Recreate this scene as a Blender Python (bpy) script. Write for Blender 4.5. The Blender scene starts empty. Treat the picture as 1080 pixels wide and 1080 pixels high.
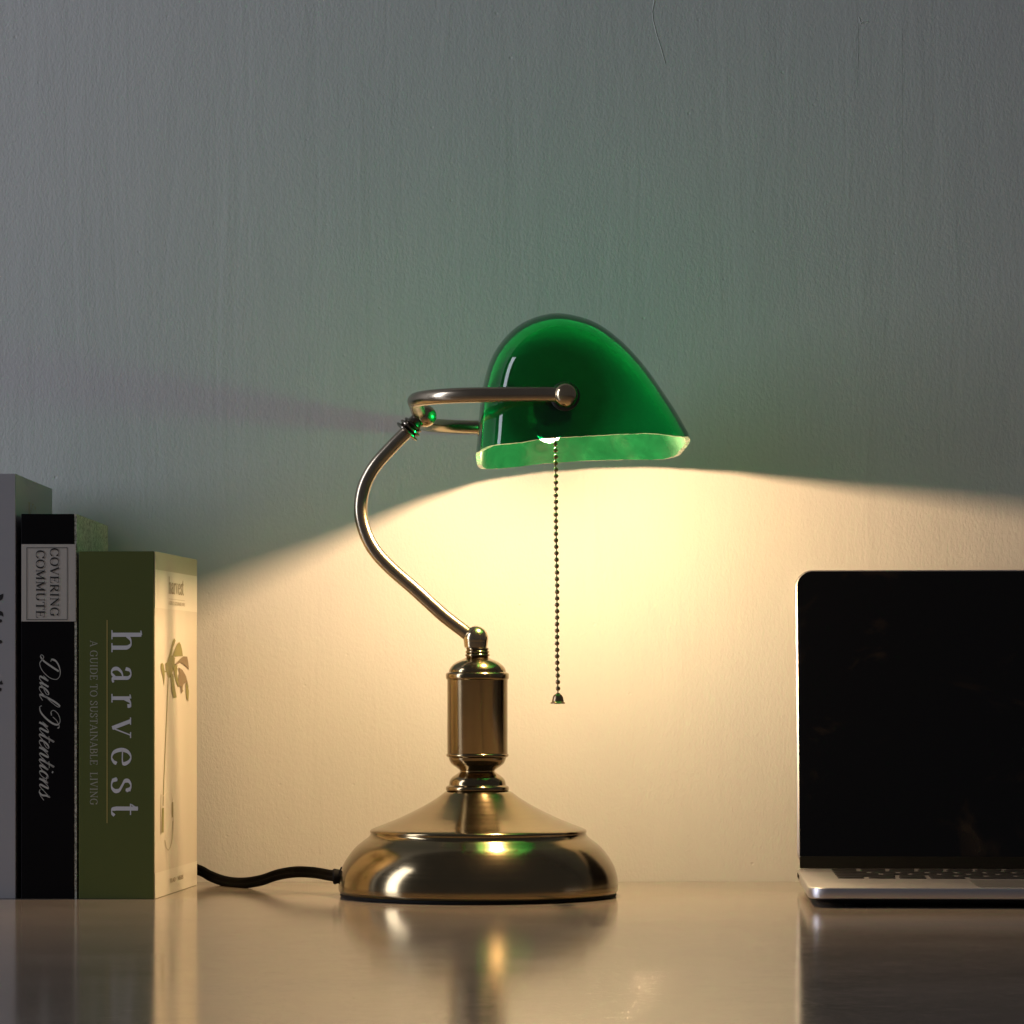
import bpy, bmesh, math, random
from mathutils import Vector, Matrix, noise
random.seed(7)
C = bpy.context.scene.collection
PI = math.pi
F, CX, HY, H, D = 3582.0, 540.0, 717.0, 0.14, 2.2      # camera: focal px, principal x, horizon y, height, distance to lamp axis

def P(px, py, Y):
    Z = D + Y
    return Vector(((px-CX)*Z/F, Y, H+(HY-py)*Z/F))

# ------------------------------------------------------------------ materials
def mat(name, col=(.5,.5,.5), rough=.5, metal=0., ior=1.5, spec=.5, coat=0., emit=None, estr=0., aniso=0.):
    m = bpy.data.materials.new(name); m.use_nodes = True
    b = m.node_tree.nodes['Principled BSDF']
    b.inputs['Base Color'].default_value = (*col, 1)
    b.inputs['Roughness'].default_value = rough
    b.inputs['Metallic'].default_value = metal
    b.inputs['IOR'].default_value = ior
    b.inputs['Specular IOR Level'].default_value = spec
    b.inputs['Coat Weight'].default_value = coat
    b.inputs['Coat Roughness'].default_value = .03
    b.inputs['Anisotropic'].default_value = aniso
    if emit:
        b.inputs['Emission Color'].default_value = (*emit, 1)
        b.inputs['Emission Strength'].default_value = estr
    return m

class N:
    def __init__(s, m): s.m = m; s.t = m.node_tree; s.b = s.t.nodes.get('Principled BSDF')
    def add(s, typ, **kw):
        n = s.t.nodes.new(typ)
        for k, v in kw.items():
            if k.startswith('in_'): n.inputs[k[3:].replace('_', ' ')].default_value = v
            else: setattr(n, k, v)
        return n
    def link(s, a, b): s.t.links.new(a, b)
    def coords(s, scale, rot=(0,0,0)):
        tc = s.add('ShaderNodeTexCoord'); mp = s.add('ShaderNodeMapping')
        mp.inputs['Scale'].default_value = scale; mp.inputs['Rotation'].default_value = rot
        s.link(tc.outputs['Object'], mp.inputs['Vector']); return mp.outputs['Vector']
    def noise(s, vec, scale, detail=3, rough=.5, dist=0):
        n = s.add('ShaderNodeTexNoise'); n.inputs['Scale'].default_value = scale
        n.inputs['Detail'].default_value = detail; n.inputs['Roughness'].default_value = rough
        n.inputs['Distortion'].default_value = dist
        s.link(vec, n.inputs['Vector']); return n.outputs['Fac']
    def ramp(s, fac, stops):
        r = s.add('ShaderNodeValToRGB'); e = r.color_ramp.elements
        while len(e) < len(stops): e.new(.5)
        for i, (p, c) in enumerate(stops):
            e[i].position = p; e[i].color = (*c, 1) if isinstance(c, tuple) else (c, c, c, 1)
        s.link(fac, r.inputs['Fac']); return r.outputs['Color']
    def math(s, op, a, b):
        n = s.add('ShaderNodeMath', operation=op)
        for i, v in enumerate((a, b)):
            if hasattr(v, 'type') or not isinstance(v, (int, float)): s.link(v, n.inputs[i])
            else: n.inputs[i].default_value = v
        return n.outputs[0]
    def bump(s, h, dist, strength=1., prev=None):
        n = s.add('ShaderNodeBump'); n.inputs['Distance'].default_value = dist; n.inputs['Strength'].default_value = strength
        s.link(h, n.inputs['Height'])
        if prev: s.link(prev, n.inputs['Normal'])
        return n.outputs['Normal']

# wall: painted plaster with vertical brush marks, stipple and pits
wall_m = mat('plaster_wall', (.60,.60,.585), .62, spec=.25)
n = N(wall_m)
streak = n.noise(n.coords((260,1,55), (0,.07,0)), 1, 3, .6, .4)
fine = n.noise(n.coords((620,620,380)), 1, 2, .6)
broad = n.noise(n.coords((30,1,3.5), (0,-.12,0)), 1, 3, .6, .6)
vor = n.add('ShaderNodeTexVoronoi'); vor.inputs['Scale'].default_value = 42
n.link(n.coords((1,1,1)), vor.inputs['Vector'])
pit = n.ramp(vor.outputs['Distance'], [(.0, 0.), (.055, 1.)])
nm = n.bump(streak, .00007); nm = n.bump(fine, .00022, 1, nm); nm = n.bump(broad, .0006, 1, nm); nm = n.bump(pit, .0004, .6, nm)
n.link(nm, n.b.inputs['Normal'])
cc = n.ramp(n.noise(n.coords((4,1,2.5)), 1, 5, .6), [(.3, (.585,.59,.575)), (.7, (.625,.62,.60))])
n.link(cc, n.b.inputs['Base Color'])

# desk: semi gloss laminate
desk_m = mat('desk_laminate', (.12,.108,.098), .16, ior=1.6)
n = N(desk_m)
v1 = n.noise(n.coords((9,13,1)), 1, 4, .55)
v2 = n.noise(n.coords((60,260,1)), 1, 3, .6)
n.link(n.ramp(v1, [(.3, (.225,.188,.150)), (.7, (.285,.24,.195))]), n.b.inputs['Base Color'])
mx = n.math('ADD', n.math('MULTIPLY', v1, .06), n.math('MULTIPLY', v2, .04))
n.link(n.math('ADD', mx, .07), n.b.inputs['Roughness'])
nm = n.bump(v1, .00005, .3); nm = n.bump(v2, .000004, .4, nm)
scr = n.noise(n.coords((5,22,1), (0,0,.5)), 6, 2, .5, 3.)
scr2 = n.ramp(scr, [(.496, 0.), (.5, 1.), (.504, 0.)])
msk = n.ramp(n.noise(n.coords((26,40,1), (0,0,.3)), 1, 2, .5), [(.60, 0.), (.66, 1.)])
spk = n.ramp(n.noise(n.coords((420,420,1)), 1, 1, .5), [(.80, 0.), (.84, 1.)])
mixc = n.add('ShaderNodeMix', data_type='RGBA'); n.link(n.math('MULTIPLY', n.math('ADD', n.math('MULTIPLY', scr2, msk), n.math('MULTIPLY', spk, .6)), .45), mixc.inputs['Factor'])
n.link(n.b.inputs['Base Color'].links[0].from_socket, mixc.inputs['A']); mixc.inputs['B'].default_value = (.5,.47,.43,1)
n.link(mixc.outputs['Result'], n.b.inputs['Base Color'])
n.link(n.bump(scr2, .00003, .5, nm), n.b.inputs['Normal'])

def brass(name, col, rough, aniso=0., brush=None):
    m = mat(name, col, rough, metal=1., aniso=aniso)
    n = N(m)
    if aniso:
        t = n.add('ShaderNodeTangent', direction_type='RADIAL', axis='Z'); n.link(t.outputs[0], n.b.inputs['Tangent']); n.b.inputs['Anisotropic Rotation'].default_value = .25
    g = n.noise(n.coords((35,35,35)), 1, 4, .6)
    if brush:
        f = n.noise(n.coords(brush), 1, 3, .7)
        r = n.math('ADD', n.math('MULTIPLY', f, .10), n.math('MULTIPLY', g, .08))
        g = n.math('ADD', n.math('MULTIPLY', g, .6), n.math('MULTIPLY', f, .4))
        n.link(n.math('ADD', r, rough-.09), n.b.inputs['Roughness'])
        n.link(n.bump(f, .000028, .6), n.b.inputs['Normal'])
    n.link(n.ramp(g, [(.3, tuple(c*.82 for c in col)), (.7, tuple(min(1, c*1.12) for c in col))]), n.b.inputs['Base Color'])
    return m
brass_base = brass('brushed_antique_brass', (.26,.20,.112), .17, .6, (5,5,950))
brass_stem = brass('brushed_stem_brass', (.27,.205,.115), .17, .5, (5,5,950))
brass_rod = brass('satin_brass_rod', (.42,.35,.255), .24, 0, (30,30,30))
brass_ball = brass('polished_brass', (.52,.42,.27), .16)
brass_dark = brass('dark_patina_brass', (.22,.19,.15), .18)
chain_m = brass('chain_brass', (.30,.21,.12), .30)

rubber = mat('black_rubber', (.006,.006,.006), .7, spec=.15)
cord_m = mat('black_vinyl', (.004,.004,.004), .6, spec=.04)
socket_m = mat('black_bakelite', (.02,.02,.02), .35)
bulb_m = mat('lit_lamp_core', (.9,.85,.8), .3, emit=(1.,.65,.345), estr=2550.)
env_m = bpy.data.materials.new('frosted_bulb_glass'); env_m.use_nodes = True
_t = env_m.node_tree
for x in list(_t.nodes): _t.nodes.remove(x)
_n = N(env_m)
_tp = _n.add('ShaderNodeBsdfTransparent'); _tr = _n.add('ShaderNodeBsdfTranslucent'); _mx = _n.add('ShaderNodeMixShader'); _o = _n.add('ShaderNodeOutputMaterial')
_mx.inputs[0].default_value = .05
_n.link(_tp.outputs[0], _mx.inputs[1]); _n.link(_tr.outputs[0], _mx.inputs[2]); _n.link(_mx.outputs[0], _o.inputs[0])

# green cased glass
def glass_mat(name, diff, trans, spec_r=.06, thru=(.004,.222,.120), marks=False, ior=1.5):
    m = bpy.data.materials.new(name); m.use_nodes = True; t = m.node_tree
    for x in list(t.nodes): t.nodes.remove(x)
    n = N(m)
    d = n.add('ShaderNodeBsdfDiffuse'); d.inputs['Color'].default_value = (*diff, 1)
    tr = n.add('ShaderNodeBsdfTranslucent'); tr.inputs['Color'].default_value = (*trans, 1)
    a = n.add('ShaderNodeAddShader'); n.link(d.outputs[0], a.inputs[0]); n.link(tr.outputs[0], a.inputs[1])
    tp = n.add('ShaderNodeBsdfTransparent'); tp.inputs['Color'].default_value = (*thru, 1)
    a2 = n.add('ShaderNodeAddShader'); n.link(a.outputs[0], a2.inputs[0]); n.link(tp.outputs[0], a2.inputs[1]); a = a2
    g = n.add('ShaderNodeBsdfGlossy'); g.inputs['Roughness'].default_value = spec_r
    fr = n.add('ShaderNodeFresnel'); ge = n.add('ShaderNodeNewGeometry')
    fr.inputs['IOR'].default_value = ior
    mx = n.add('ShaderNodeMixShader'); n.link(n.math('MULTIPLY', fr.outputs[0], n.math('SUBTRACT', 1., ge.outputs['Backfacing'])), mx.inputs[0]); n.link(a.outputs[0], mx.inputs[1]); n.link(g.outputs[0], mx.inputs[2])
    o = n.add('ShaderNodeOutputMaterial'); n.link(mx.outputs[0], o.inputs[0])
    if marks:
        f = n.noise(n.coords((60,25,60), (.3,.5,.2)), 1, 5, .7, 1.5)
        n.link(n.ramp(f, [(.35, tuple(c*.7 for c in diff)), (.6, diff), (.75, tuple(c*1.6+.006 for c in diff))]), d.inputs['Color'])
        b = n.bump(f, .0006, .5); n.link(b, g.inputs['Normal'])
    return m
glass_out = glass_mat('green_glass', (.001,.010,.0055), (.0003,.009,.006), .04)
glass_in = glass_mat('green_glass_lining', (.0075,.095,.040), (.004,.055,.030), .25, marks=True, ior=1.06)
glass_rim = glass_mat('cut_glass_edge', (.10,.16,.08), (.30,.50,.28), .2)

paper_m = mat('page_paper', (.55,.50,.42), .8)
grey_cover = mat('pale_grey_card', (.31,.305,.315), .5)
n = N(grey_cover)
n.link(n.bump(n.noise(n.coords((900,900,900)), 1, 2, .5), .00004, .5), n.b.inputs['Normal'])
black_cover = mat('black_card', (.0035,.003,.0035), .6, spec=.08)
cloth_board = mat('speckled_green_grey_board', (.18,.20,.15), .75)
n = N(cloth_board)
n.link(n.ramp(n.noise(n.coords((520,520,520)), 1, 4, .8), [(.42, (.16,.17,.13)), (.60, (.58,.59,.50))]), n.b.inputs['Base Color'])
label_m = mat('cream_label_paper', (.44,.41,.36), .6)
green_cover = mat('olive_green_card', (.075,.090,.019), .55, spec=.25)
cream_cover = mat('cream_photo_card', (.66,.60,.49), .36)
n = N(cream_cover)
n.link(n.ramp(n.noise(n.coords((60,12,5)), 1, 3, .5), [(.3, (.60,.54,.43)), (.7, (.70,.64,.53))]), n.b.inputs['Base Color'])
tan_print = mat('tan_print', (.48,.42,.29), .4)
white_print = mat('off_white_print', (.74,.69,.58), .4)
ink_black = mat('black_ink', (.012,.012,.012), .5)
ink_brown = mat('brown_ink', (.30,.23,.12), .5)
ink_light = mat('silver_ink', (.54,.54,.55), .5)
ink_dim = mat('dim_silver_ink', (.31,.31,.25), .45)
ink_cream = mat('cream_ink', (.42,.42,.38), .45)
ink_gold = mat('gold_ink', (.36,.28,.08), .4)
leaf_print = mat('leaf_print', (.22,.20,.05), .45)
leaf_print2 = mat('brown_leaf_print', (.20,.14,.07), .45)
vase_print = mat('vase_print', (.36,.30,.18), .4)
vase_light = mat('vase_light_print', (.80,.74,.62), .4)

alu = mat('anodised_aluminium', (.50,.49,.51), .40, metal=1.)
n = N(alu)
n.link(n.bump(n.noise(n.coords((2500,2500,2500)), 1, 2, .5), .00001, .5), n.b.inputs['Normal'])
screen_m = mat('black_screen_glass', (.0012,.0012,.0014), .08, spec=.35)
n = N(screen_m)
sm = n.noise(n.coords((14,14,20)), 1, 5, .6, 1.)
n.link(n.ramp(sm, [(.52, .05), (.72, .30)]), n.b.inputs['Roughness'])
n.link(n.ramp(sm, [(.57, (.0010,.0010,.0012)), (.80, (.010,.007,.004))]), n.b.inputs['Base Color'])
key_m = mat('black_key_plastic', (.012,.012,.013), .35)
pad_m = mat('trackpad_glass', (.30,.30,.30), .32, metal=.8)
hinge_m = mat('black_hinge_plastic', (.004,.004,.0035), .5, spec=.1)

# ------------------------------------------------------------------ mesh helpers
def finish(name, bm, mats, parent=None, smooth=True, sharp=35):
    bmesh.ops.recalc_face_normals(bm, faces=bm.faces)
    me = bpy.data.meshes.new(name); bm.to_mesh(me); bm.free()
    if not isinstance(mats, (list, tuple)): mats = [mats]
    for m in mats: me.materials.append(m)
    if smooth:
        for p in me.polygons: p.use_smooth = True
        me.set_sharp_from_angle(angle=math.radians(sharp))
    o = bpy.data.objects.new(name, me); C.objects.link(o)
    if parent: o.parent = parent
    return o

def tag(o, label, cat, group=None):
    o['label'] = label; o['category'] = cat
    if group: o['group'] = group
    return o

def thing(name, loc, label, cat, rz=0., group=None):
    o = bpy.data.objects.new(name, None); C.objects.link(o)
    o.location = loc; o.rotation_euler = (0,0,rz); o.empty_display_size = .05
    return tag(o, label, cat, group)

def lathe(bm, prof, org=(0,0,0), axis=(0,0,1), seg=96, close=True):
    q = Vector((0,0,1)).rotation_difference(Vector(axis).normalized()); org = Vector(org)
    rings = []
    for r, z in prof:
        if r < 1e-6: rings.append([bm.verts.new(org+q@Vector((0,0,z)))])
        else: rings.append([bm.verts.new(org+q@Vector((r*math.cos(2*PI*i/seg), r*math.sin(2*PI*i/seg), z))) for i in range(seg)])
    for a, b in zip(rings, rings[1:]):
        for i in range(seg):
            j = (i+1) % seg
            if len(a) == 1 and len(b) == 1: continue
            if len(a) == 1: bm.faces.new((a[0], b[i], b[j]))
            elif len(b) == 1: bm.faces.new((a[i], a[j], b[0]))
            else: bm.faces.new((a[i], a[j], b[j], b[i]))
    if close:
        for r in (rings[0], rings[-1]):
            if len(r) > 1: bm.faces.new(r)

def catmull(pts, sub=8):
    pts = [Vector(p) for p in pts]; out = []
    ext = [2*pts[0]-pts[1]] + pts + [2*pts[-1]-pts[-2]]
    for i in range(1, len(ext)-2):
        p0, p1, p2, p3 = ext[i-1:i+3]
        for k in range(sub):
            t = k/sub
            out.append(.5*((2*p1)+(p2-p0)*t+(2*p0-5*p1+4*p2-p3)*t*t+(3*p1-p0-3*p2+p3)*t**3))
    out.append(pts[-1]); return out

def smooth_prof(pts, sub=6):
    return [(max(v.x, 0), v.y) for v in catmull([(a, b, 0) for a, b in pts], sub)]

def tube(bm, path, r, seg=24, cap=True):
    path = [Vector(p) for p in path]
    t0 = (path[1]-path[0]).normalized()
    nrm = t0.orthogonal().normalized(); prev = t0; rings = []
    for i, p in enumerate(path):
        t = (path[min(i+1, len(path)-1)]-path[max(i-1, 0)]).normalized()
        nrm = prev.rotation_difference(t) @ nrm; nrm = (nrm - t*nrm.dot(t)).normalized(); prev = t
        b = t.cross(nrm); rr = r[i] if isinstance(r, list) else r
        rings.append([bm.verts.new(p+rr*(math.cos(2*PI*k/seg)*nrm+math.sin(2*PI*k/seg)*b)) for k in range(seg)])
    for a, b in zip(rings, rings[1:]):
        for k in range(seg): bm.faces.new((a[k], a[(k+1) % seg], b[(k+1) % seg], b[k]))
    if cap: bm.faces.new(rings[0]); bm.faces.new(rings[-1])

def ball(bm, c, r, u=32, v=20):
    lathe(bm, [(r*math.sin(PI*i/v), -r*math.cos(PI*i/v)) for i in range(v+1)], c, seg=u, close=False)

def box(bm, a, b):
    vs = [bm.verts.new((x, y, z)) for x in (a[0], b[0]) for y in (a[1], b[1]) for z in (a[2], b[2])]
    for f in ((0,1,3,2), (4,6,7,5), (0,4,5,1), (2,3,7,6), (0,2,6,4), (1,5,7,3)): bm.faces.new([vs[i] for i in f])

def bevelled(o, w, seg=3):
    m = o.modifiers.new('bevel', 'BEVEL'); m.width = w; m.segments = seg; m.limit_method = 'ANGLE'; m.angle_limit = math.radians(40)

def rrect(x0, x1, y0, y1, r, k=8):
    out = []
    for cx, cy, a in ((x1-r, y1-r, 0), (x0+r, y1-r, 90), (x0+r, y0+r, 180), (x1-r, y0+r, 270)):
        for i in range(k+1):
            t = math.radians(a+90*i/k); out.append((cx+r*math.cos(t), cy+r*math.sin(t)))
    return out

def slab(bm, rect, r, layers, M=Matrix.Identity(4), k=8):
    """rounded rectangle prism: layers = [(inset, height)]"""
    rings = []
    for ins, z in layers:
        x0, x1, y0, y1 = rect
        rings.append([bm.verts.new(M@Vector((x, y, z))) for x, y in rrect(x0+ins, x1-ins, y0+ins, y1-ins, max(r-ins, .0002), k)])
    for a, b in zip(rings, rings[1:]):
        for i in range(len(a)): bm.faces.new((a[i], a[(i+1) % len(a)], b[(i+1) % len(a)], b[i]))
    bm.faces.new(rings[0]); bm.faces.new(rings[-1])

# ------------------------------------------------------------------ setting
bm = bmesh.new(); box(bm, (-3.2,.157,-.8), (3.2,.257,2.4))
w = finish('wall', bm, wall_m, smooth=False); w['kind'] = 'structure'
# hairline crack and a small chip in the plaster, as shallow ridges of their own geometry inside the wall mesh
bm = bmesh.new(); bm.from_mesh(w.data)
def ridge(pts, wd, hh=.0002):
    pw = [P(x, y, .157-.00005) for x, y in pts]
    for a, b in zip(pw, pw[1:]):
        d = (b-a).normalized(); s = Vector((-d.z, 0, d.x))*wd
        up = Vector((0,-hh,0)); m1, m2 = a+up, b+up
        v = [bm.verts.new(q) for q in (a-s, b-s, m2, m1, a+s, b+s)]
        bm.faces.new((v[0], v[1], v[2], v[3])); bm.faces.new((v[3], v[2], v[5], v[4]))
ridge([(691,-4),(688,12),(689,22),(693,38),(697,50),(702,68)], .00035)
ridge([(906,18),(908,25),(910,23),(916,23)], .0005)
ridge([(905,24),(905,58),(904,90)], .0003, .00006)
ridge([(951,30),(951,150),(952,210)], .0003, .00004)
bm.to_mesh(w.data); bm.free()

bm = bmesh.new(); box(bm, (-1.6,-1.9,-.03), (1.6,.1565,0))
desk = finish('desk', bm, desk_m, smooth=False); bevelled(desk, .002)
tag(desk, 'wide brown-grey semi-gloss desk standing against the wall under everything', 'desk')

# ------------------------------------------------------------------ lamp
LX = -.0218
lamp = thing('desk_lamp', (LX,0,0), 'brass desk lamp with lit green glass shade and hanging pull chain', 'lamp')
def lfin(name, bm, m, parent=lamp, **k):
    """build in world coordinates, move to the lamp's frame; lathe parts keep their own axis as origin"""
    o = finish(name, bm, m, **k); o.parent = parent
    off = Vector((0,0,0)); p = parent
    while p: off += p.location; p = p.parent
    o.data.transform(Matrix.Translation(-off))
    return o
px = 1/1628.0
def prof(l, close0=True):
    return [(r*px, H+(HY-y)*px) for r, y in l]
O = (LX,0,0)
bm = bmesh.new(); lathe(bm, [(.0,0), (.0885,0), (.0895,.0008), (.0895,.0020), (.088,.0022), (0,.0022)], O)
lfin('base_pad', bm, rubber)
# base: bowl with rolled shoulder, ledge and cone
bowl = [(0,.0022),(.0880,.0022),(.0895,.0024),(.0902,.0036)] + smooth_prof(prof([(147.2,938),(147.4,932),(146,922),(142.5,912),(136.5,902),(129,893),(121,886.5),(116.3,883),(114.2,880.5)]), 5) \
     + prof([(113.6,879.2),(113.8,878),(114.2,876.8),(113.9,875.6),(112.6,874.6)]) + smooth_prof(prof([(110,873.4),(96,868),(80,861.2),(62,852.3),(46,843),(35,835)]), 5) + prof([(33,834.4),(0,834.4)])
bm = bmesh.new(); lathe(bm, bowl, O, seg=160)
lfin('base', bm, brass_base, sharp=50)
# stem
st = prof([(0,834.2),(32.3,834.2),(33.2,833.4),(33.4,831.8),(33.2,830),(32.2,829),(30.3,828.2)]) + \
     smooth_prof(prof([(30.0,827.6),(29.2,823.5),(27,820),(23,817),(19.5,814.6),(18.4,813.2),(19.5,811.6),(23,809),(27,806),(29.5,802),(30.3,799)]), 5) + \
     prof([(31.5,798.6),(32.6,797.6),(33,796.4),(32.6,795.2),(31.6,794.6)]) + prof([(31.9,794.2),(31.9,717.0)]) + \
     prof([(32.0,716.8),(33,716.2),(33.4,714.6),(33.4,711.4),(32.9,710),(31,709.2)]) + \
     smooth_prof(prof([(30.2,708.8),(29.4,705.5),(26.5,701.5),(21,697.6),(15.5,695.4),(12.2,693.6)]), 5) + \
     prof([(11.5,692.6),(12.9,691.8),(13.1,690.6),(12.3,689.6),(11.4,689.2),(12.5,688.4),(12.6,687),(11.8,686.2),(11,685.8),(12,685),(12,683.8),(11,683),(8,682.6),(0,682.6)])
bm = bmesh.new(); lathe(bm, st, (LX-.0006,0,0), seg=96)
lfin('stem', bm, brass_stem, sharp=50)
# lower joint
jc = P(501.8,673.5,0)
bm = bmesh.new(); ball(bm, jc, 13.2*px, 40, 24)
lathe(bm, [(11.9*px,-9.5*px),(12.4*px,-7*px),(12.8*px,-3*px)], jc, seg=40)
lfin('joint', bm, brass_ball)
# arm
arm_pts = [(499,673.5),(489,665.5),(467,648.5),(438,622),(411,598.2),(394,579),(384,558),(380.2,536),(384,513),(395,492),(413.5,471),(431,453.5)]
bm = bmesh.new(); tube(bm, catmull([P(a, b, 0) for a, b in arm_pts], 10), 7.1*px, 32)
lfin('arm', bm, brass_rod)
# ferrule
f0 = P(428.5,456,0); ax = (P(446,437,0)-P(426,459,0)).normalized()
bm = bmesh.new()
fp = [(0,-1),(11.5,-1),(13.6,0),(14.2,1.1),(13.6,2.2),(11,2.8),(10,3.6),(11,4.4),(12.6,5),(12.9,6.1),(12.4,7.2),(10.2,7.8),(9.5,8.6),(10.2,9.4),(11.3,10),(11.3,11.2),(10.4,12),(8.2,12.6),(7.6,14),(7.8,18),(0,18)]
lathe(bm, [(a*px, b*px) for a, b in fp], f0, ax, 48)
lfin('ferrule', bm, brass_dark)
bm = bmesh.new(); ball(bm, P(448.8,438.8,0), 11.6*px, 40, 24)
lfin('joint', bm, brass_ball)
# yoke
zy = .3134; xk = .0325; yk = .1335; xl = -.0605; rc = .046
path = [(xk,-yk,zy+.0003), ((xk+xl+rc)/2+.004,-yk,zy+.0004)]
for i in range(17):
    a = math.radians(270-90*i/16); path.append((xl+rc+rc*math.cos(a), -yk+rc+rc*math.sin(a), zy-.0002*i/16))
path2 = [(x, -y, z) for x, y, z in reversed(path)]
bm = bmesh.new(); tube(bm, path+path2, .00465, 28)
lfin('yoke', bm, brass_rod)
for s in (-1, 1):
    bm = bmesh.new(); ball(bm, (xk, s*yk, zy), .0076, 32, 20)
    k = lfin('knob', bm, brass_ball)
    bm = bmesh.new(); lathe(bm, [(0,.0),(.0086,.0),(.0090,.0006),(.0090,.0022),(.0082,.0028),(0,.0028)], (xk, s*.1218, zy), (0,s,0), 40)
    lathe(bm, [(.0045,0),(.0045,.007)], (xk, s*.1240, zy), (0,s,0), 24)
    wsh = lfin('washer', bm, socket_m); wsh.parent = k

# shade
Zo = 2.118
def SO(x, y): return Vector(((x-CX)*Zo/F, 0, H+(HY-y)*Zo/F))
outl = [(503.8,474),(503.6,458),(504.6,436),(508,407.6),(516.2,377.5),(530.5,354.5),(551.5,337),(580,327.8),(606,329.8),(632,339.3),(658,359),(681,384),(700,410.8),(716,436),(727.4,459.4)]
ov = catmull([SO(*p) for p in outl], 7)
ov[0].z = .2820; ov[-1].z = .2902
Cn = (ov[0]+ov[-1])/2
def dense(nexp=5.5, b=.1225, cnt=46):
    raw = []
    for i in range(4001):
        f = PI/2*i/4000
        raw.append((math.cos(f)**(2/nexp), b*math.sin(f)**(2/nexp)))
    raw = [(s*.11, y) for s, y in raw]; L = [0]
    for a, c in zip(raw, raw[1:]): L.append(L[-1]+math.hypot(a[0]-c[0], a[1]-c[1]))
    out = []; j = 0
    for k in range(cnt+1):
        t = L[-1]*k/cnt
        while j < len(L)-2 and L[j+1] < t: j += 1
        u = (t-L[j])/max(L[j+1]-L[j], 1e-9)
        out.append(((raw[j][0]+(raw[j+1][0]-raw[j][0])*u)/.11, raw[j][1]+(raw[j+1][1]-raw[j][1])*u))
    return out
half = dense()
sy = [(s, -y) for s, y in reversed(half)] + [(s, y) for s, y in half[1:]]
bm = bmesh.new()
def sheet(sc, scy):
    rows = []
    for s, y in sy:
        row = []
        for t, p in enumerate(ov):
            c = Cn+Vector((0,0,.0030*(1-s*s)))
            v = c+(p-Cn)*s*sc; v.y = y*scy
            u = t/(len(ov)-1); e = (2*u-1)**8
            v.z += e*.0011*noise.noise(Vector((v.x*45, v.y*38, 3.1)))+e*.0004*noise.noise(Vector((v.x*200, v.y*170, 9)))
            v += Vector((e*.0016*(1 if u > .5 else -1)*s, 0, 0)) * (1 if sc == 1 else 1)
            row.append(v)
        rows.append(row)
    return rows
A = sheet(1, 1); B = sheet(.957, .979)
def grid(rows, mi):
    vs = []
    for r, (s, y) in zip(rows, sy):
        if s < 1e-4: v = bm.verts.new(r[0]); vs.append([v]*len(r))
        else: vs.append([bm.verts.new(p) for p in r])
    for a, b in zip(vs, vs[1:]):
        for i in range(len(a)-1):
            q = []
            for v in (a[i], a[i+1], b[i+1], b[i]):
                if v not in q: q.append(v)
            if len(q) > 2:
                f = bm.faces.new(q); f.material_index = mi
    return vs
va = grid(A, 0); vb = grid(B, 1)
for e in (0, -1):
    for j in range(len(va)-1):
        q = []
        for v in (va[j][e], va[j+1][e], vb[j+1][e], vb[j][e]):
            if v not in q: q.append(v)
        if len(q) > 2:
            f = bm.faces.new(q); f.material_index = 2
shade = lfin('shade', bm, [glass_out, glass_in, glass_rim], sharp=60)

# socket, bulb, chain
bx, bz = .0240, .3013
bm = bmesh.new()
lathe(bm, [(0,0),(.005,0),(.005,.012),(.009,.013),(.0125,.017),(.0130,.020),(.0130,.060),(.0140,.062),(.0140,.068),(.0115,.070),(0,.070)], (bx+.002,-.1195,bz+.0085), (-.03,1,-.05), 40)
lfin('socket', bm, socket_m)
bm = bmesh.new()
lathe(bm, [(.0050,-.034),(.0058,-.030),(.0068,-.022),(.0080,-.012),(.0088,.000),(.0085,.010),(.0072,.018),(.0044,.0232),(0,.0250)], (bx,-.018,bz), (0,1,0), 32, close=False)
bulb = lfin('bulb', bm, env_m)
bm = bmesh.new()
lathe(bm, [(0,-.014),(.0028,-.0135),(.0041,-.0115),(.0041,.0110),(.0028,.0132),(0,.0140)], (bx,-.018,bz+.0004), (0,1,0), 16)
fl = lfin('glowing_core', bm, bulb_m); fl.parent = bulb

cy = -.058; top = P(585.8,468,cy); bot = P(588.4,733,cy)
bm = bmesh.new()
nb = 40
for i in range(nb):
    c = top.lerp(bot, i/(nb-1)); c.x += .0002*math.sin(i*.35)+random.uniform(-.00008,.00008)
    ball(bm, c, .00152, 14, 10)
tube(bm, [top+Vector((0,0,.010)), top, bot], .0004, 8)
chain = lfin('pull_chain', bm, chain_m)
bm = bmesh.new()
lathe(bm, [(0,.0004),(.0014,0),(.0026,-.0008),(.0033,-.0022),(.0036,-.0040),(.0037,-.0048),(.0044,-.0055),(.0047,-.0058),(.0047,-.0062),(.0040,-.0064),(0,-.0056)], bot+Vector((0,0,.0008)), seg=32)
b_ = lfin('chain_bell', bm, chain_m); b_.parent = chain

# power cord: twin lead
cp = [P(356,924.3,.000), P(347,923,.012), P(331,920.3,.030), P(312,919.6,.045), P(293,922.6,.060), P(275,928.5,.072), P(256,931.3,.086), P(238,929.6,.104), P(222,924,.124), P(209,917.4,.134)]
cp += [Vector((-.235,.141,.0135)), Vector((-.30,.1425,.009)), Vector((-.42,.14,.0048))]
cc_ = catmull(cp, 10)
bm = bmesh.new()
for s in (-1, 1):
    tube(bm, [p+Vector((0,.0006*s,.0017*s)) for p in cc_], .0020, 14)
tube(bm, cc_, .0016, 10)
cord = lfin('power_cord', bm, cord_m)
bm = bmesh.new()
g0 = P(361,924.2,0)
lathe(bm, [(0,-.003),(.0058,-.003),(.0064,-.001),(.0062,.0008),(.0044,.0016),(.0048,.0036),(.0052,.005),(.0046,.006),(0,.006)], g0, (-1,0,-.02), 24)
gg = lfin('grommet', bm, rubber)

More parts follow.
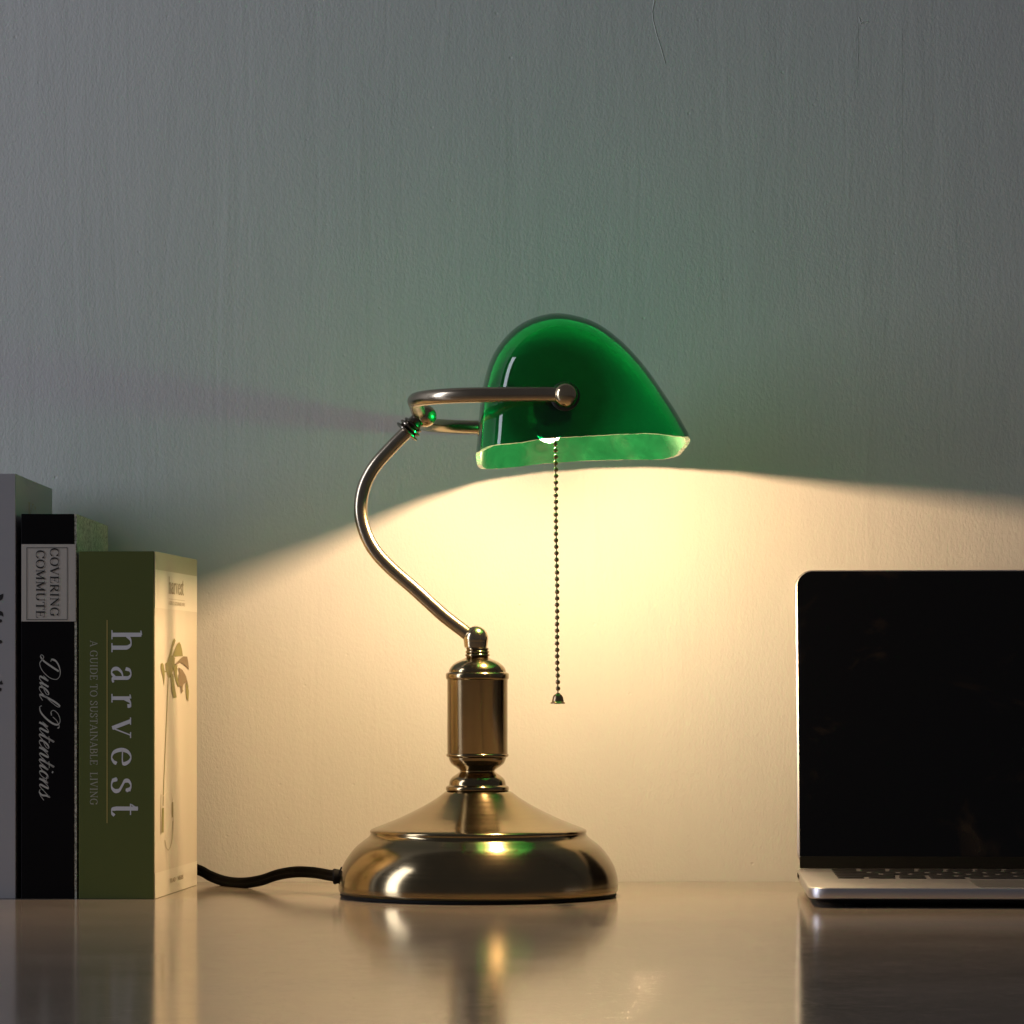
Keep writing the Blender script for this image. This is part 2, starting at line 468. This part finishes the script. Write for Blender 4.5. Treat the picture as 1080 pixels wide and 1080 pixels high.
# ------------------------------------------------------------------ lettering (strokes drawn with a broad pen)
TK, TN = .135, .05
def S(x, y, w=.13): return ('t', [(x-w, y), (x+w, y)])
G = {
 'A': (.80, [('t',[(.10,.02),(.40,1)]),('T',[(.39,1),(.70,.02)]),('t',[(.19,.34),(.60,.34)]),S(.10,.02,.11),S(.70,.02)]),
 'B': (.72, [('T',[(.17,.02),(.17,.98)]),('n',[(.08,.98),(.38,.98),(.56,.88),(.55,.64),(.38,.53),(.17,.53)]),('n',[(.38,.53),(.60,.44),(.65,.24),(.54,.06),(.36,.02),(.06,.02)])]),
 'C': (.82, [('n',[(.74,.74),(.62,.93),(.43,.99),(.20,.87),(.10,.5),(.20,.13),(.43,.01),(.62,.07),(.76,.24)]),('t',[(.75,.98),(.75,.72)])]),
 'D': (.86, [('T',[(.17,.02),(.17,.98)]),('n',[(.06,.98),(.42,.98),(.68,.82),(.76,.5),(.68,.18),(.42,.02),(.06,.02)])]),
 'E': (.74, [('T',[(.17,.02),(.17,.98)]),('t',[(.06,.98),(.62,.98)]),('t',[(.62,1),(.63,.78)]),('t',[(.17,.52),(.48,.52)]),('t',[(.48,.63),(.48,.41)]),('t',[(.06,.02),(.64,.02)]),('t',[(.64,0),(.67,.24)])]),
 'G': (.88, [('n',[(.74,.76),(.62,.93),(.43,.99),(.20,.87),(.10,.5),(.20,.13),(.43,.01),(.60,.04),(.72,.10)]),('T',[(.72,.06),(.72,.40)]),S(.72,.42),('t',[(.75,.98),(.75,.74)])]),
 'I': (.38, [('T',[(.19,.02),(.19,.98)]),S(.19,.02),S(.19,.98)]),
 'L': (.68, [('T',[(.17,.02),(.17,.98)]),S(.17,.98),('t',[(.06,.02),(.60,.02)]),('t',[(.60,0),(.63,.26)])]),
 'M': (1.04,[('t',[(.16,.02),(.16,.98)]),('T',[(.18,.98),(.50,.06)]),('t',[(.50,.06),(.84,.98)]),('T',[(.84,.02),(.84,.98)]),S(.16,.02,.11),S(.85,.02),('t',[(.03,.98),(.2,.98)]),('t',[(.82,.98),(.97,.98)])]),
 'N': (.90, [('t',[(.16,.02),(.16,.98)]),('T',[(.16,.96),(.74,.04)]),('t',[(.74,.02),(.74,.98)]),S(.16,.02,.11),S(.74,.98,.12),('t',[(.04,.98),(.2,.98)])]),
 'O': (.90, [('o',[(.45,.99),(.20,.86),(.10,.5),(.20,.14),(.45,.01),(.70,.14),(.80,.5),(.70,.86)])]),
 'R': (.80, [('T',[(.17,.02),(.17,.98)]),('n',[(.06,.98),(.40,.98),(.58,.88),(.57,.62),(.38,.50),(.17,.50)]),('T',[(.37,.50),(.68,.04)]),S(.17,.02),('t',[(.62,.02),(.80,.02)])]),
 'S': (.64, [('n',[(.52,.76),(.44,.93),(.30,.99),(.14,.88),(.13,.70),(.30,.55),(.46,.44),(.54,.25),(.44,.06),(.28,.01),(.14,.08),(.07,.26)]),('t',[(.53,.97),(.53,.74)]),('t',[(.07,.03),(.07,.28)])]),
 'T': (.74, [('T',[(.37,.02),(.37,.98)]),('t',[(.06,.98),(.68,.98)]),('t',[(.06,1),(.05,.76)]),('t',[(.68,1),(.69,.76)]),S(.37,.02)]),
 'U': (.86, [('T',[(.17,.98),(.17,.35)]),('n',[(.17,.36),(.22,.10),(.42,.01),(.62,.10),(.70,.34)]),('t',[(.70,.30),(.70,.98)]),S(.17,.98),S(.70,.98,.12)]),
 'V': (.80, [('T',[(.10,.98),(.41,.02)]),('t',[(.41,.02),(.71,.98)]),S(.11,.98),S(.71,.98,.11)]),
 'K': (.82, [('T',[(.17,.02),(.17,.98)]),('t',[(.66,.98),(.20,.46)]),('T',[(.32,.58),(.68,.04)]),S(.17,.02),S(.17,.98),S(.66,.98,.10),S(.68,.02,.12)]),
 'h': (.68, [('T',[(.15,.02),(.15,.97)]),('t',[(.03,.95),(.16,.98)]),('n',[(.16,.48),(.28,.61),(.42,.63),(.51,.52),(.52,.36)]),('T',[(.52,.38),(.52,.02)]),S(.15,.02),S(.52,.02)]),
 'n': (.68, [('T',[(.15,.02),(.15,.62)]),('t',[(.03,.60),(.16,.63)]),('n',[(.16,.48),(.28,.61),(.42,.63),(.51,.52),(.52,.36)]),('T',[(.52,.38),(.52,.02)]),S(.15,.02),S(.52,.02)]),
 'i': (.32, [('T',[(.15,.02),(.15,.62)]),('t',[(.03,.60),(.16,.63)]),S(.15,.02),('T',[(.15,.82),(.15,.93)])]),
 'a': (.58, [('n',[(.10,.46),(.15,.59),(.28,.63),(.39,.55),(.40,.40)]),('T',[(.40,.46),(.40,.12)]),('n',[(.40,.12),(.44,.03),(.54,.07)]),('n',[(.39,.38),(.22,.33),(.10,.20),(.12,.06),(.24,.01),(.38,.12)])]),
 'r': (.48, [('T',[(.15,.02),(.15,.60)]),('t',[(.03,.60),(.16,.63)]),('n',[(.17,.44),(.26,.59),(.38,.62),(.42,.54)]),('T',[(.40,.60),(.405,.52)]),S(.15,.02,.14)]),
 'v': (.60, [('T',[(.10,.62),(.31,.03)]),('t',[(.31,.03),(.52,.62)]),S(.10,.62,.11),S(.52,.62,.09)]),
 'e': (.58, [('n',[(.10,.36),(.48,.37),(.46,.54),(.31,.63),(.15,.53),(.09,.32),(.16,.09),(.31,.01),(.44,.07),(.50,.17)])]),
 's': (.48, [('n',[(.39,.48),(.33,.60),(.22,.63),(.11,.55),(.12,.43),(.26,.34),(.38,.25),(.40,.12),(.31,.02),(.19,.01),(.10,.06),(.06,.18)]),('t',[(.39,.62),(.39,.46)]),('t',[(.065,.02),(.065,.20)])]),
 't': (.42, [('T',[(.17,.86),(.17,.14)]),('n',[(.17,.16),(.20,.03),(.30,.02),(.38,.10)]),('t',[(.03,.62),(.36,.62)]),('t',[(.05,.64),(.18,.86)])]),
 '-': (.40, [('t',[(.06,.42),(.32,.42)])]),
}
# flowing italic script
SG = {
 'D': (.98, [('n',[(.42,.95),(.36,.62),(.26,.22),(.12,.06),(.02,.12),(.08,.22),(.26,.12),(.48,.02),(.74,.16),(.90,.52),(.82,.86),(.54,1.02),(.22,.98),(.02,.82),(.02,.62),(.14,.56)])]),
 'I': (.72, [('n',[(.20,.60),(.04,.58),(-.08,.72),(.00,.92),(.24,1.02),(.46,.94),(.54,.70),(.46,.36),(.28,.08),(.06,.02),(-.04,.12)]),('n',[(.24,.66),(.34,.86),(.54,.98),(.66,.90)])]),
 'u': (.46, [('n',[(-.04,.20),(.08,.44),(.06,.20),(.06,.03),(.20,.04),(.32,.28),(.36,.45)]),('n',[(.36,.45),(.33,.16),(.36,.02),(.46,.14)])]),
 'e': (.36, [('n',[(-.04,.14),(.10,.22),(.26,.34),(.25,.46),(.13,.42),(.04,.22),(.08,.03),(.20,.01),(.36,.16)])]),
 'l': (.28, [('n',[(-.04,.14),(.14,.50),(.26,.88),(.18,1.0),(.09,.72),(.05,.22),(.09,.01),(.28,.16)])]),
 'n': (.50, [('n',[(-.04,.16),(.05,.42),(.06,.30),(.04,.0)]),('n',[(.05,.10),(.18,.38),(.30,.45),(.31,.30),(.29,.08),(.36,.01),(.50,.16)])]),
 't': (.28, [('n',[(-.04,.14),(.12,.50),(.14,.72),(.08,.26),(.08,.03),(.16,.01),(.28,.16)]),('t',[(-.02,.47),(.28,.49)])]),
 'i': (.26, [('n',[(-.04,.14),(.09,.44),(.06,.14),(.10,.01),(.26,.16)]),('T',[(.12,.62),(.12,.68)])]),
 'o': (.38, [('n',[(.22,.45),(.08,.36),(.03,.16),(.10,.01),(.24,.08),(.30,.28),(.22,.45),(.24,.34),(.38,.36)])]),
 's': (.36, [('n',[(-.04,.14),(.12,.40),(.16,.52),(.18,.34),(.24,.14),(.16,.0),(.02,.04)]),('n',[(.16,.0),(.30,.06),(.44,.22)])]),
}
def text_mesh(name, txt, m, mapper, rng=None, height=1., glyphs=G, track=0., slant=0., tk=TK, tn=TN, parent=None, spots=None, step=.000005, space=.42):
    """mapper(u, v, off) in metres -> Vector.  rng = (u0, u1) the text is fitted to; spots = one (u0, u1) per letter"""
    bm = bmesh.new(); cnt = 0; x = 0.; items = []
    for ch in txt:
        if ch == ' ': x += space; items.append(None); continue
        items.append((ch, x)); x += glyphs[ch][0]+track
    tot = x-track
    for k, it in enumerate(items):
        if not it: continue
        ch, gx = it; wd, strokes = glyphs[ch]
        for kind, pts in strokes:
            pts = [Vector((a+slant*b, b, 0)) for a, b in pts]
            if kind in 'no':
                if kind == 'o': pts = pts+[pts[0]]
                pts = catmull(pts, 6)
            L = []
            for i, p in enumerate(pts):
                d = (pts[min(i+1, len(pts)-1)]-pts[max(i-1, 0)])
                if kind == 'o' and i in (0, len(pts)-1): d = Vector((-1,0,0))
                d = d.normalized() if d.length > 1e-9 else Vector((1,0,0))
                if kind == 'T': wv = tk
                elif kind == 't': wv = tn
                elif slant: wv = tn+(tk-tn)*max(0., -(d.y*.94+d.x*.34)*(1 if i >= 0 else 1))**1.6
                else: wv = tn+(tk-tn)*abs(d.y)**1.5
                s = Vector((-d.y, d.x, 0))*wv/2
                L.append((p+s, p-s))
            off = step*(cnt % 9); cnt += 1
            prev = None
            for a, b in L:
                pr = []
                for q in (a, b):
                    if spots:
                        u0, u1 = spots[k]; u = u0+(q.x)/wd*(u1-u0)
                    else:
                        u0, u1 = rng; u = u0+(gx+q.x)/tot*(u1-u0)
                    pr.append(bm.verts.new(mapper(u, q.y*height, off)))
                if prev: bm.faces.new((prev[0], prev[1], pr[1], pr[0]))
                prev = pr
    me = bpy.data.meshes.new(name); bm.to_mesh(me); bm.free(); me.materials.append(m)
    o = bpy.data.objects.new(name, me); C.objects.link(o); o.parent = parent
    return o

def poly(bm, pts):
    bm.faces.new([bm.verts.new(p) for p in pts])
def flat(name, polys, m, parent):
    bm = bmesh.new()
    for p in polys: poly(bm, p)
    me = bpy.data.meshes.new(name); bm.to_mesh(me); bm.free(); me.materials.append(m)
    o = bpy.data.objects.new(name, me); C.objects.link(o); o.parent = parent
    return o

# ------------------------------------------------------------------ books
YF = -.029; ZF = D+YF; SC = ZF/F                 # plane of the spines, metres per pixel there
def book(name, x0px, x1px, ytop, depth, label, cover_m, right_m=None, rz=0., right_label=None, lip=True):
    x0, x1 = (x0px-CX)*SC, (x1px-CX)*SC; wd = x1-x0; h = H+(HY-ytop)*SC; t = .0012
    e = thing(name, (x0, YF, 0), label, 'book', rz, 'books standing in a row on the desk')
    xr = wd if right_m is None else wd-.0006 if lip else wd-.0013
    bm = bmesh.new()
    o_ = [(0,0),(xr,0),(xr,depth),(xr-t,depth),(xr-t,t),(t,t),(t,depth),(0,depth)]
    if right_m is not None and lip: o_ = [(0,0),(wd,0),(wd,.0006),(xr,.0006),(xr,t),(t,t),(t,depth),(0,depth)]
    lo = [bm.verts.new((a, b, 0)) for a, b in o_]; hi = [bm.verts.new((a, b, h)) for a, b in o_]
    for i in range(len(o_)):
        j = (i+1) % len(o_); bm.faces.new((lo[i], lo[j], hi[j], hi[i]))
    bm.faces.new(lo); bm.faces.new(hi)
    c = finish('cover', bm, cover_m, e, smooth=False)
    c.modifiers.new('bevel', 'BEVEL').width = .0003
    if right_m is not None:
        bm = bmesh.new(); box(bm, (xr+.00002, .00075 if lip else .0003, 0), (wd+.00045, depth, h))
        rb = finish('front_board', bm, right_m, e, smooth=False); rb.modifiers.new('bevel', 'BEVEL').width = .0002
        if right_label: rb['label'] = right_label
    bm = bmesh.new(); box(bm, (t+.0002, t+.0002, .0008), (xr-t-.0002 if right_m is None else xr-.0001, depth-.002, h-.0015))
    pg = finish('pages', bm, paper_m, e, smooth=False)
    return e, wd, h
def spine_map(x0px):
    """u, v already given in photo pixels: u = pixel row (down), v = pixels right of the left spine edge; returns local metres"""
    def f(u, v, off): return Vector((v, -.00012-off, H+(HY-u)*SC))
    return f

# grey-white book
e, wd, h = book('book', -42, 16.5, 499.5, .173, 'tallest book, plain pale grey-white spine, at the left end of the row', grey_cover)
bx0 = (-42-CX)*SC
def lpx(x, y, off=0.): return Vector(((x-CX)*SC-bx0, -.00012-off, H+(HY-y)*SC))
def blob(pts): return [lpx(*p) for p in pts]
for letter_ in [
    blob([(-16,640),(-6,632),(0,627.5),(3.4,626),(3.2,629.5),(2.2,632.2),(0,633.4),(-8,640),(-16,646)]),
    blob([(-14,648),(-5,647.5),(-2,645),(0.4,644.3),(2.6,645.5),(3.4,648),(3.5,650.5),(2,649.5),(0,649),(-3,651),(-14,652.5)]),
    blob([(-.6,653.2),(.8,653),(2,654),(2.2,655.2),(1.4,656.4),(0,656.8),(-1.2,656)]),
    blob([(-.6,675.2),(.8,674.8),(2,675.9),(2.3,677.2),(1.4,678.6),(0,679),(-1.2,678)]),
    blob([(-16,716),(-6,717),(0,719.2),(1.6,717.4),(3.2,721.6),(1.4,722),(-6,721.5),(-16,721)]),
    blob([(-.6,725.4),(.6,725.2),(1.6,726.2),(1.7,727.6),(.8,729),(-.4,729.4),(-1.4,728.4)]),
    ]: flat('spine_letter', [letter_], ink_black, e)
def side_map(wd, extra=0.): return lambda u, v, off: Vector((wd+.00012+extra+off, u, v))
sm_ = side_map(wd)
text_mesh('cover_lettering', 'Kin', ink_brown, lambda u, v, off: sm_(u, .2390+v, off), (.054,.118), .0175, parent=e)

# black book
e, wd, h = book('book', 22.3, 80.2, 542, .168, 'black book with cream spine label, between the grey and the green book', black_cover, cloth_board, 0., 'speckled grey-green board', False)
bx0 = (22.3-CX)*SC
def bpx(x, y, off=0.): return Vector(((x-CX)*SC-bx0, -.00012-off, H+(HY-y)*SC))
def rect(x0, y0, x1, y1, off=0.): return [bpx(x0, y0, off), bpx(x1, y0, off), bpx(x1, y1, off), bpx(x0, y1, off)]
lb = flat('spine_label', [rect(22.6,574,79.9,655.4)], label_m, e)
t1 = .55
flat('label_border', [rect(28,577.4,71.2,577.4+t1,.0002), rect(28,653.2,71.2,653.2+t1,.0002), rect(28,577.4+t1,28+t1,653.2,.0002), rect(71.2-t1,577.4+t1,71.2,653.2,.0002)], ink_black, e)
def sp(xb, off0=.0003):
    return lambda u, v, off: Vector(((xb-CX)*SC-bx0+v, -.00012-off0-off, H+(HY-u)*SC))
text_mesh('label_lettering', 'COVERING', ink_black, sp(53), (577.8,650.2), 9*SC, parent=e, track=.03)
text_mesh('label_lettering', 'COMMUTE', ink_black, sp(38.1), (580,652), 9*SC, parent=e, track=.03)
text_mesh('spine_lettering', 'Duel Intentions', ink_cream, sp(41.5, 0.), (689,840), 21.5*SC, glyphs=SG, slant=.42, tk=.085, tn=.028, parent=e, space=.30)

# green book
gr = -math.radians(5.0)
e, wd, h = book('book', 83.2, 163.4, 581.5, .150, 'green book titled harvest in front of the cord, shortest in the row', green_cover, cream_cover, gr, 'cream photo cover with a plant in a glass vase')
bx0 = (83.2-CX)*SC
text_mesh('spine_lettering', 'harvest', ink_light, sp(118, 0.), None, 33*SC, parent=e, spots=[(664,689),(702,721),(731.5,747),(757,778),(787.5,808),(819.5,837),(846.5,861.5)], tk=.118, tn=.038)
text_mesh('spine_lettering', 'A GUIDE TO SUSTAINABLE  LIVING', ink_dim, sp(95.3, 0.), (675.5,849), 7.8*SC, parent=e, track=.06, tk=.12, tn=.06)
def rect(x0, y0, x1, y1, off=0.): return [bpx(x0, y0, off), bpx(x1, y0, off), bpx(x1, y1, off), bpx(x0, y1, off)]
flat('spine_rule', [rect(112.9,654,113.9,868)], ink_gold, e)
X = wd+.00045
# image column -> depth along the board: near edge px 163 -> y 0, far px 208 -> y .15
def cv(x, y, off=0.):
    """photo pixel on the front board -> local point"""
    ca, sa = math.cos(gr), math.sin(gr)
    k = (x-CX)/F; wx = bx0*0+(83.2-CX)*SC
    # world = origin + R(X, t): x = wx+X*ca - t*sa ; Y = YF+X*sa+t*ca
    t = (k*(D+YF+X*sa)-wx-X*ca)/(-sa-k*ca)
    Yw = YF+X*sa+t*ca
    return Vector((X+.0001+off, t, H+(HY-y)*(D+Yw)/F))
def band(name, z0, z1, m, off):
    return flat(name, [[Vector((X+.0001+off, .0008, z0)), Vector((X+.0001+off, .1499, z0)), Vector((X+.0001+off, .1499, z1)), Vector((X+.0001+off, .0008, z1))]], m, e)
band('cover_band', h-.0115, h-.0003, tan_print, 0)
band('cover_label', h-.036, h-.0117, white_print, 0)
band('cover_band', .0005, .0165, white_print, 0)
cmap = lambda z: (lambda u, v, off: Vector((X+.0003+off, u, z+v)))
text_mesh('cover_lettering', 'harvest', ink_brown, cmap(h-.0258), (.046,.100), .0112, parent=e, tk=.12, tn=.05)
text_mesh('cover_lettering', 'A GUIDE TO SUSTAINABLE LIVING', ink_brown, cmap(h-.0330), (.046,.104), .0021, parent=e, tk=.16, tn=.1)
text_mesh('cover_lettering', 'TLAD - NEDS', ink_brown, cmap(.0075), (.050,.098), .0026, parent=e, tk=.18, tn=.1)
flat('cover_rule', [[Vector((X+.0003, .046, h-.0294)), Vector((X+.0003, .104, h-.0294)), Vector((X+.0003, .104, h-.0292)), Vector((X+.0003, .046, h-.0292))]], vase_print, e)
def z4(pts): return [(160+a/13.5, 660+b/13.5) for a, b in pts]
def cpoly(pts, off): return [cv(x, y, off) for x, y in pts]
flat('plant_picture', [
    cpoly(z4([(215,520),(250,400),(290,230),(318,178),(338,210),(300,310),(278,420),(300,430),(330,460),(320,540),(370,570),(300,640),(270,730),(232,745),(200,640),(190,540)]), .0001),
    cpoly(z4([(285,440),(320,340),(352,270),(385,230),(410,270),(428,350),(438,430),(330,440)]), .0002),
    cpoly(z4([(125,545),(148,525),(165,560),(178,640),(210,650),(180,665),(172,860),(152,720),(125,620)]), .0002),
    cpoly(z4([(262,690),(298,680),(318,850),(348,1020),(300,1030),(275,900)]), .0003),
    cpoly(z4([(300,600),(345,540),(360,620),(350,680),(392,875),(370,870),(330,760)]), .0003),
    cpoly(z4([(478,820),(500,800),(522,930),(515,1075),(490,1040),(480,940)]), .0003),
    ], leaf_print, e)
flat('plant_picture', [
    cpoly(z4([(320,550),(400,470),(440,435),(495,438),(510,520),(522,630),(500,600),(440,545),(395,525),(340,560)]), .0004),
    cpoly(z4([(375,590),(430,630),(480,720),(515,860),(510,900),(480,800),(440,840),(430,900),(440,930),(410,965),(405,860),(380,860),(365,760),(385,680)]), .0004),
    ], leaf_print2, e)
def strip(pts, wpx, off):
    out = []
    for (a, b), (c, d) in zip(pts, pts[1:]):
        out.append(cpoly([(a-wpx/2, b), (a+wpx/2, b), (c+wpx/2, d), (c-wpx/2, d)], off))
    return out
flat('stem_picture', strip([(177.2,715),(176,745),(174,790),(172.6,822),(171.8,850)], .7, .0001)
, leaf_print, e)
flat('vase_shade_picture', strip([(171.6,852),(171.2,878)], 1.9, .0002), leaf_print, e)
flat('vase_shade_picture', strip([(181.6,846),(181.5,862)], 1.2, .0002), leaf_print, e)
flat('vase_picture', strip([(169.8,838),(169.2,860),(169.4,880)], .6, .0001) + strip([(182,866),(181.4,884),(179.6,893),(177.2,897),(175,894),(173.6,886)], .8, .0001), vase_print, e)
flat('vase_picture', strip([(171.5,840),(176.5,834),(181,836),(182.6,846)], .6, .00015) + strip([(183.2,850),(183,880)], .5, .00015), vase_light, e)

# ------------------------------------------------------------------ laptop
W_, DL = .314, .212
lap = thing('laptop', (.1926,.095,0), 'open silver laptop with dark glossy screen, at the right end of the desk', 'laptop', -math.radians(2.9))
bm = bmesh.new(); slab(bm, (0, W_, -DL, .004), .0125, [(.0030,.0052),(.0012,.0054),(.0003,.0060),(0,.0072),(0,.0116),(.00025,.0121),(.0007,.0124)], k=12)
base = finish('base', bm, alu, lap, sharp=40)
bm = bmesh.new(); slab(bm, (.004, W_-.004, -DL+.004, 0), .012, [(.006,.0022),(.0015,.0034),(0,.0051),(.001,.0056)], k=8)
finish('shadow_bottom_case', bm, rubber, lap)  # underside coloured black to stand in for the shadow beneath the silver base
for x in (.03, W_-.03):
    for y in (-.03, -DL+.022):
        bm = bmesh.new(); lathe(bm, [(0,0),(.0065,0),(.007,.0005),(.007,.0045),(0,.0045)], (x,y,0), seg=24)
        finish('foot', bm, rubber, lap)
bm = bmesh.new(); box(bm, (-.0003,-.030,.0078), (.0006,-.014,.0104)); f = finish('port', bm, rubber, lap, smooth=False)
bm = bmesh.new(); box(bm, (-.0003,-.046,.0078), (.0006,-.036,.0104)); f = finish('port', bm, rubber, lap, smooth=False)
rows = [(-.0155,.0075,14),(-.0290,.0155,14),(-.0482,.0155,14),(-.0674,.0155,13),(-.0866,.0155,12),(-.1060,.0155,11)]
KW = .272; kx0 = (W_-KW)/2
for ri, (yc, dy, cnt) in enumerate(rows):
    unit = KW/14.3
    if ri == 5: ws = [1,1,1,1.25,5.2,1.25,1,1,1][:9]; 
    elif ri == 1: ws = [1]*13+[1.3]
    elif ri == 2: ws = [1.3]+[1]*13
    elif ri == 3: ws = [1.65]+[1]*11+[1.65]
    elif ri == 4: ws = [2.15]+[1]*10+[2.15]
    else: ws = [1]*14
    k = 14.3/sum(ws); x = kx0
    for wv in ws:
        kwid = wv*k*unit
        bm = bmesh.new(); slab(bm, (x+.0015, x+kwid-.0015, yc-dy/2-.0002, yc+dy/2), .0016, [(0,.01245),(0,.0129),(.0003,.0131)], k=3)
        finish('key', bm, key_m, lap)
        x += kwid
bm = bmesh.new(); slab(bm, (.1045,.2095,-.202,-.128), .003, [(0,.01242),(0,.01250)], k=4); finish('trackpad', bm, pad_m, lap)
# lid, tilted back
th = math.radians(14.9)
ex, eu, en = Vector((1,0,0)), Vector((0,math.sin(th),math.cos(th))), Vector((0,-math.cos(th),math.sin(th)))
M = Matrix(((ex.x,eu.x,en.x,0),(ex.y,eu.y,en.y,.0030),(ex.z,eu.z,en.z,.0120),(0,0,0,1)))
LH = .2112
bm = bmesh.new(); slab(bm, (.0004, W_-.0004, 0, LH), .0125, [(.0015,-.0042),(.0003,-.0036),(0,-.0030),(0,-.0006),(.0003,-.0002),(.0006,0)], M, k=14)
finish('lid', bm, alu, lap, sharp=40)
bm = bmesh.new(); 
pts_ = [(x, y) for x, y in rrect(.0020, W_-.0020, .0088, LH-.0012, .0108, 14)]
pts_ = [(x, y) if y > .1 else ((.0020 if x < .1 else W_-.0020), .0088) for x, y in pts_]
seen = []; [seen.append(q) for q in pts_ if q not in seen]
lo_ = [bm.verts.new(M@Vector((x, y, .00002))) for x, y in seen]; hi_ = [bm.verts.new(M@Vector((x, y, .0005))) for x, y in seen]
for i in range(len(seen)): bm.faces.new((lo_[i], lo_[(i+1) % len(seen)], hi_[(i+1) % len(seen)], hi_[i]))
bm.faces.new(lo_); bm.faces.new(hi_)
finish('screen', bm, screen_m, lap, sharp=40)
bm = bmesh.new(); slab(bm, (.0020, W_-.0020, .0004, .0086), .0008, [(0,.00002),(0,.0010),(.0003,.0013)], M, k=3)
finish('hinge_cover', bm, hinge_m, lap, sharp=40)

# ------------------------------------------------------------------ light
wd_ = bpy.data.worlds.new('World'); bpy.context.scene.world = wd_; wd_.use_nodes = True
bg = wd_.node_tree.nodes['Background']; bg.inputs[0].default_value = (.89,.89,1.,1); bg.inputs[1].default_value = .068
def area(name, loc, target, sx, sy_, power, col):
    l = bpy.data.lights.new(name, 'AREA'); l.shape = 'RECTANGLE'; l.size = sx; l.size_y = sy_; l.energy = power; l.color = col
    o = bpy.data.objects.new(name, l); C.objects.link(o); o.location = loc
    o.rotation_euler = (Vector(target)-Vector(loc)).to_track_quat('-Z', 'Y').to_euler()
    return o
area('window_light', (-2.5,-.72,1.05), (0,.05,.25), .55, 2.2, 39, (.81,.85,1.))

# ------------------------------------------------------------------ camera and render
cam = bpy.data.cameras.new('camera'); co = bpy.data.objects.new('camera', cam); C.objects.link(co)
co.location = (0,-D,H); co.rotation_euler = (PI/2,0,0)
cam.sensor_width = 36; cam.lens = F/1080*36; cam.shift_y = (HY-540)/1080; cam.clip_start = .01; cam.clip_end = 50
sc = bpy.context.scene; sc.camera = co
sc.view_settings.view_transform = 'Standard'; sc.view_settings.look = 'None'
sc.view_settings.exposure = 0; sc.view_settings.gamma = 1
try: sc.view_settings.use_curve_mapping = False
except Exception: pass
cy_ = sc.cycles
cy_.use_denoising = True; cy_.max_bounces = 8; cy_.diffuse_bounces = 4; cy_.glossy_bounces = 4; cy_.transmission_bounces = 5
cy_.caustics_reflective = True; cy_.blur_glossy = .5; cy_.sample_clamp_indirect = 6
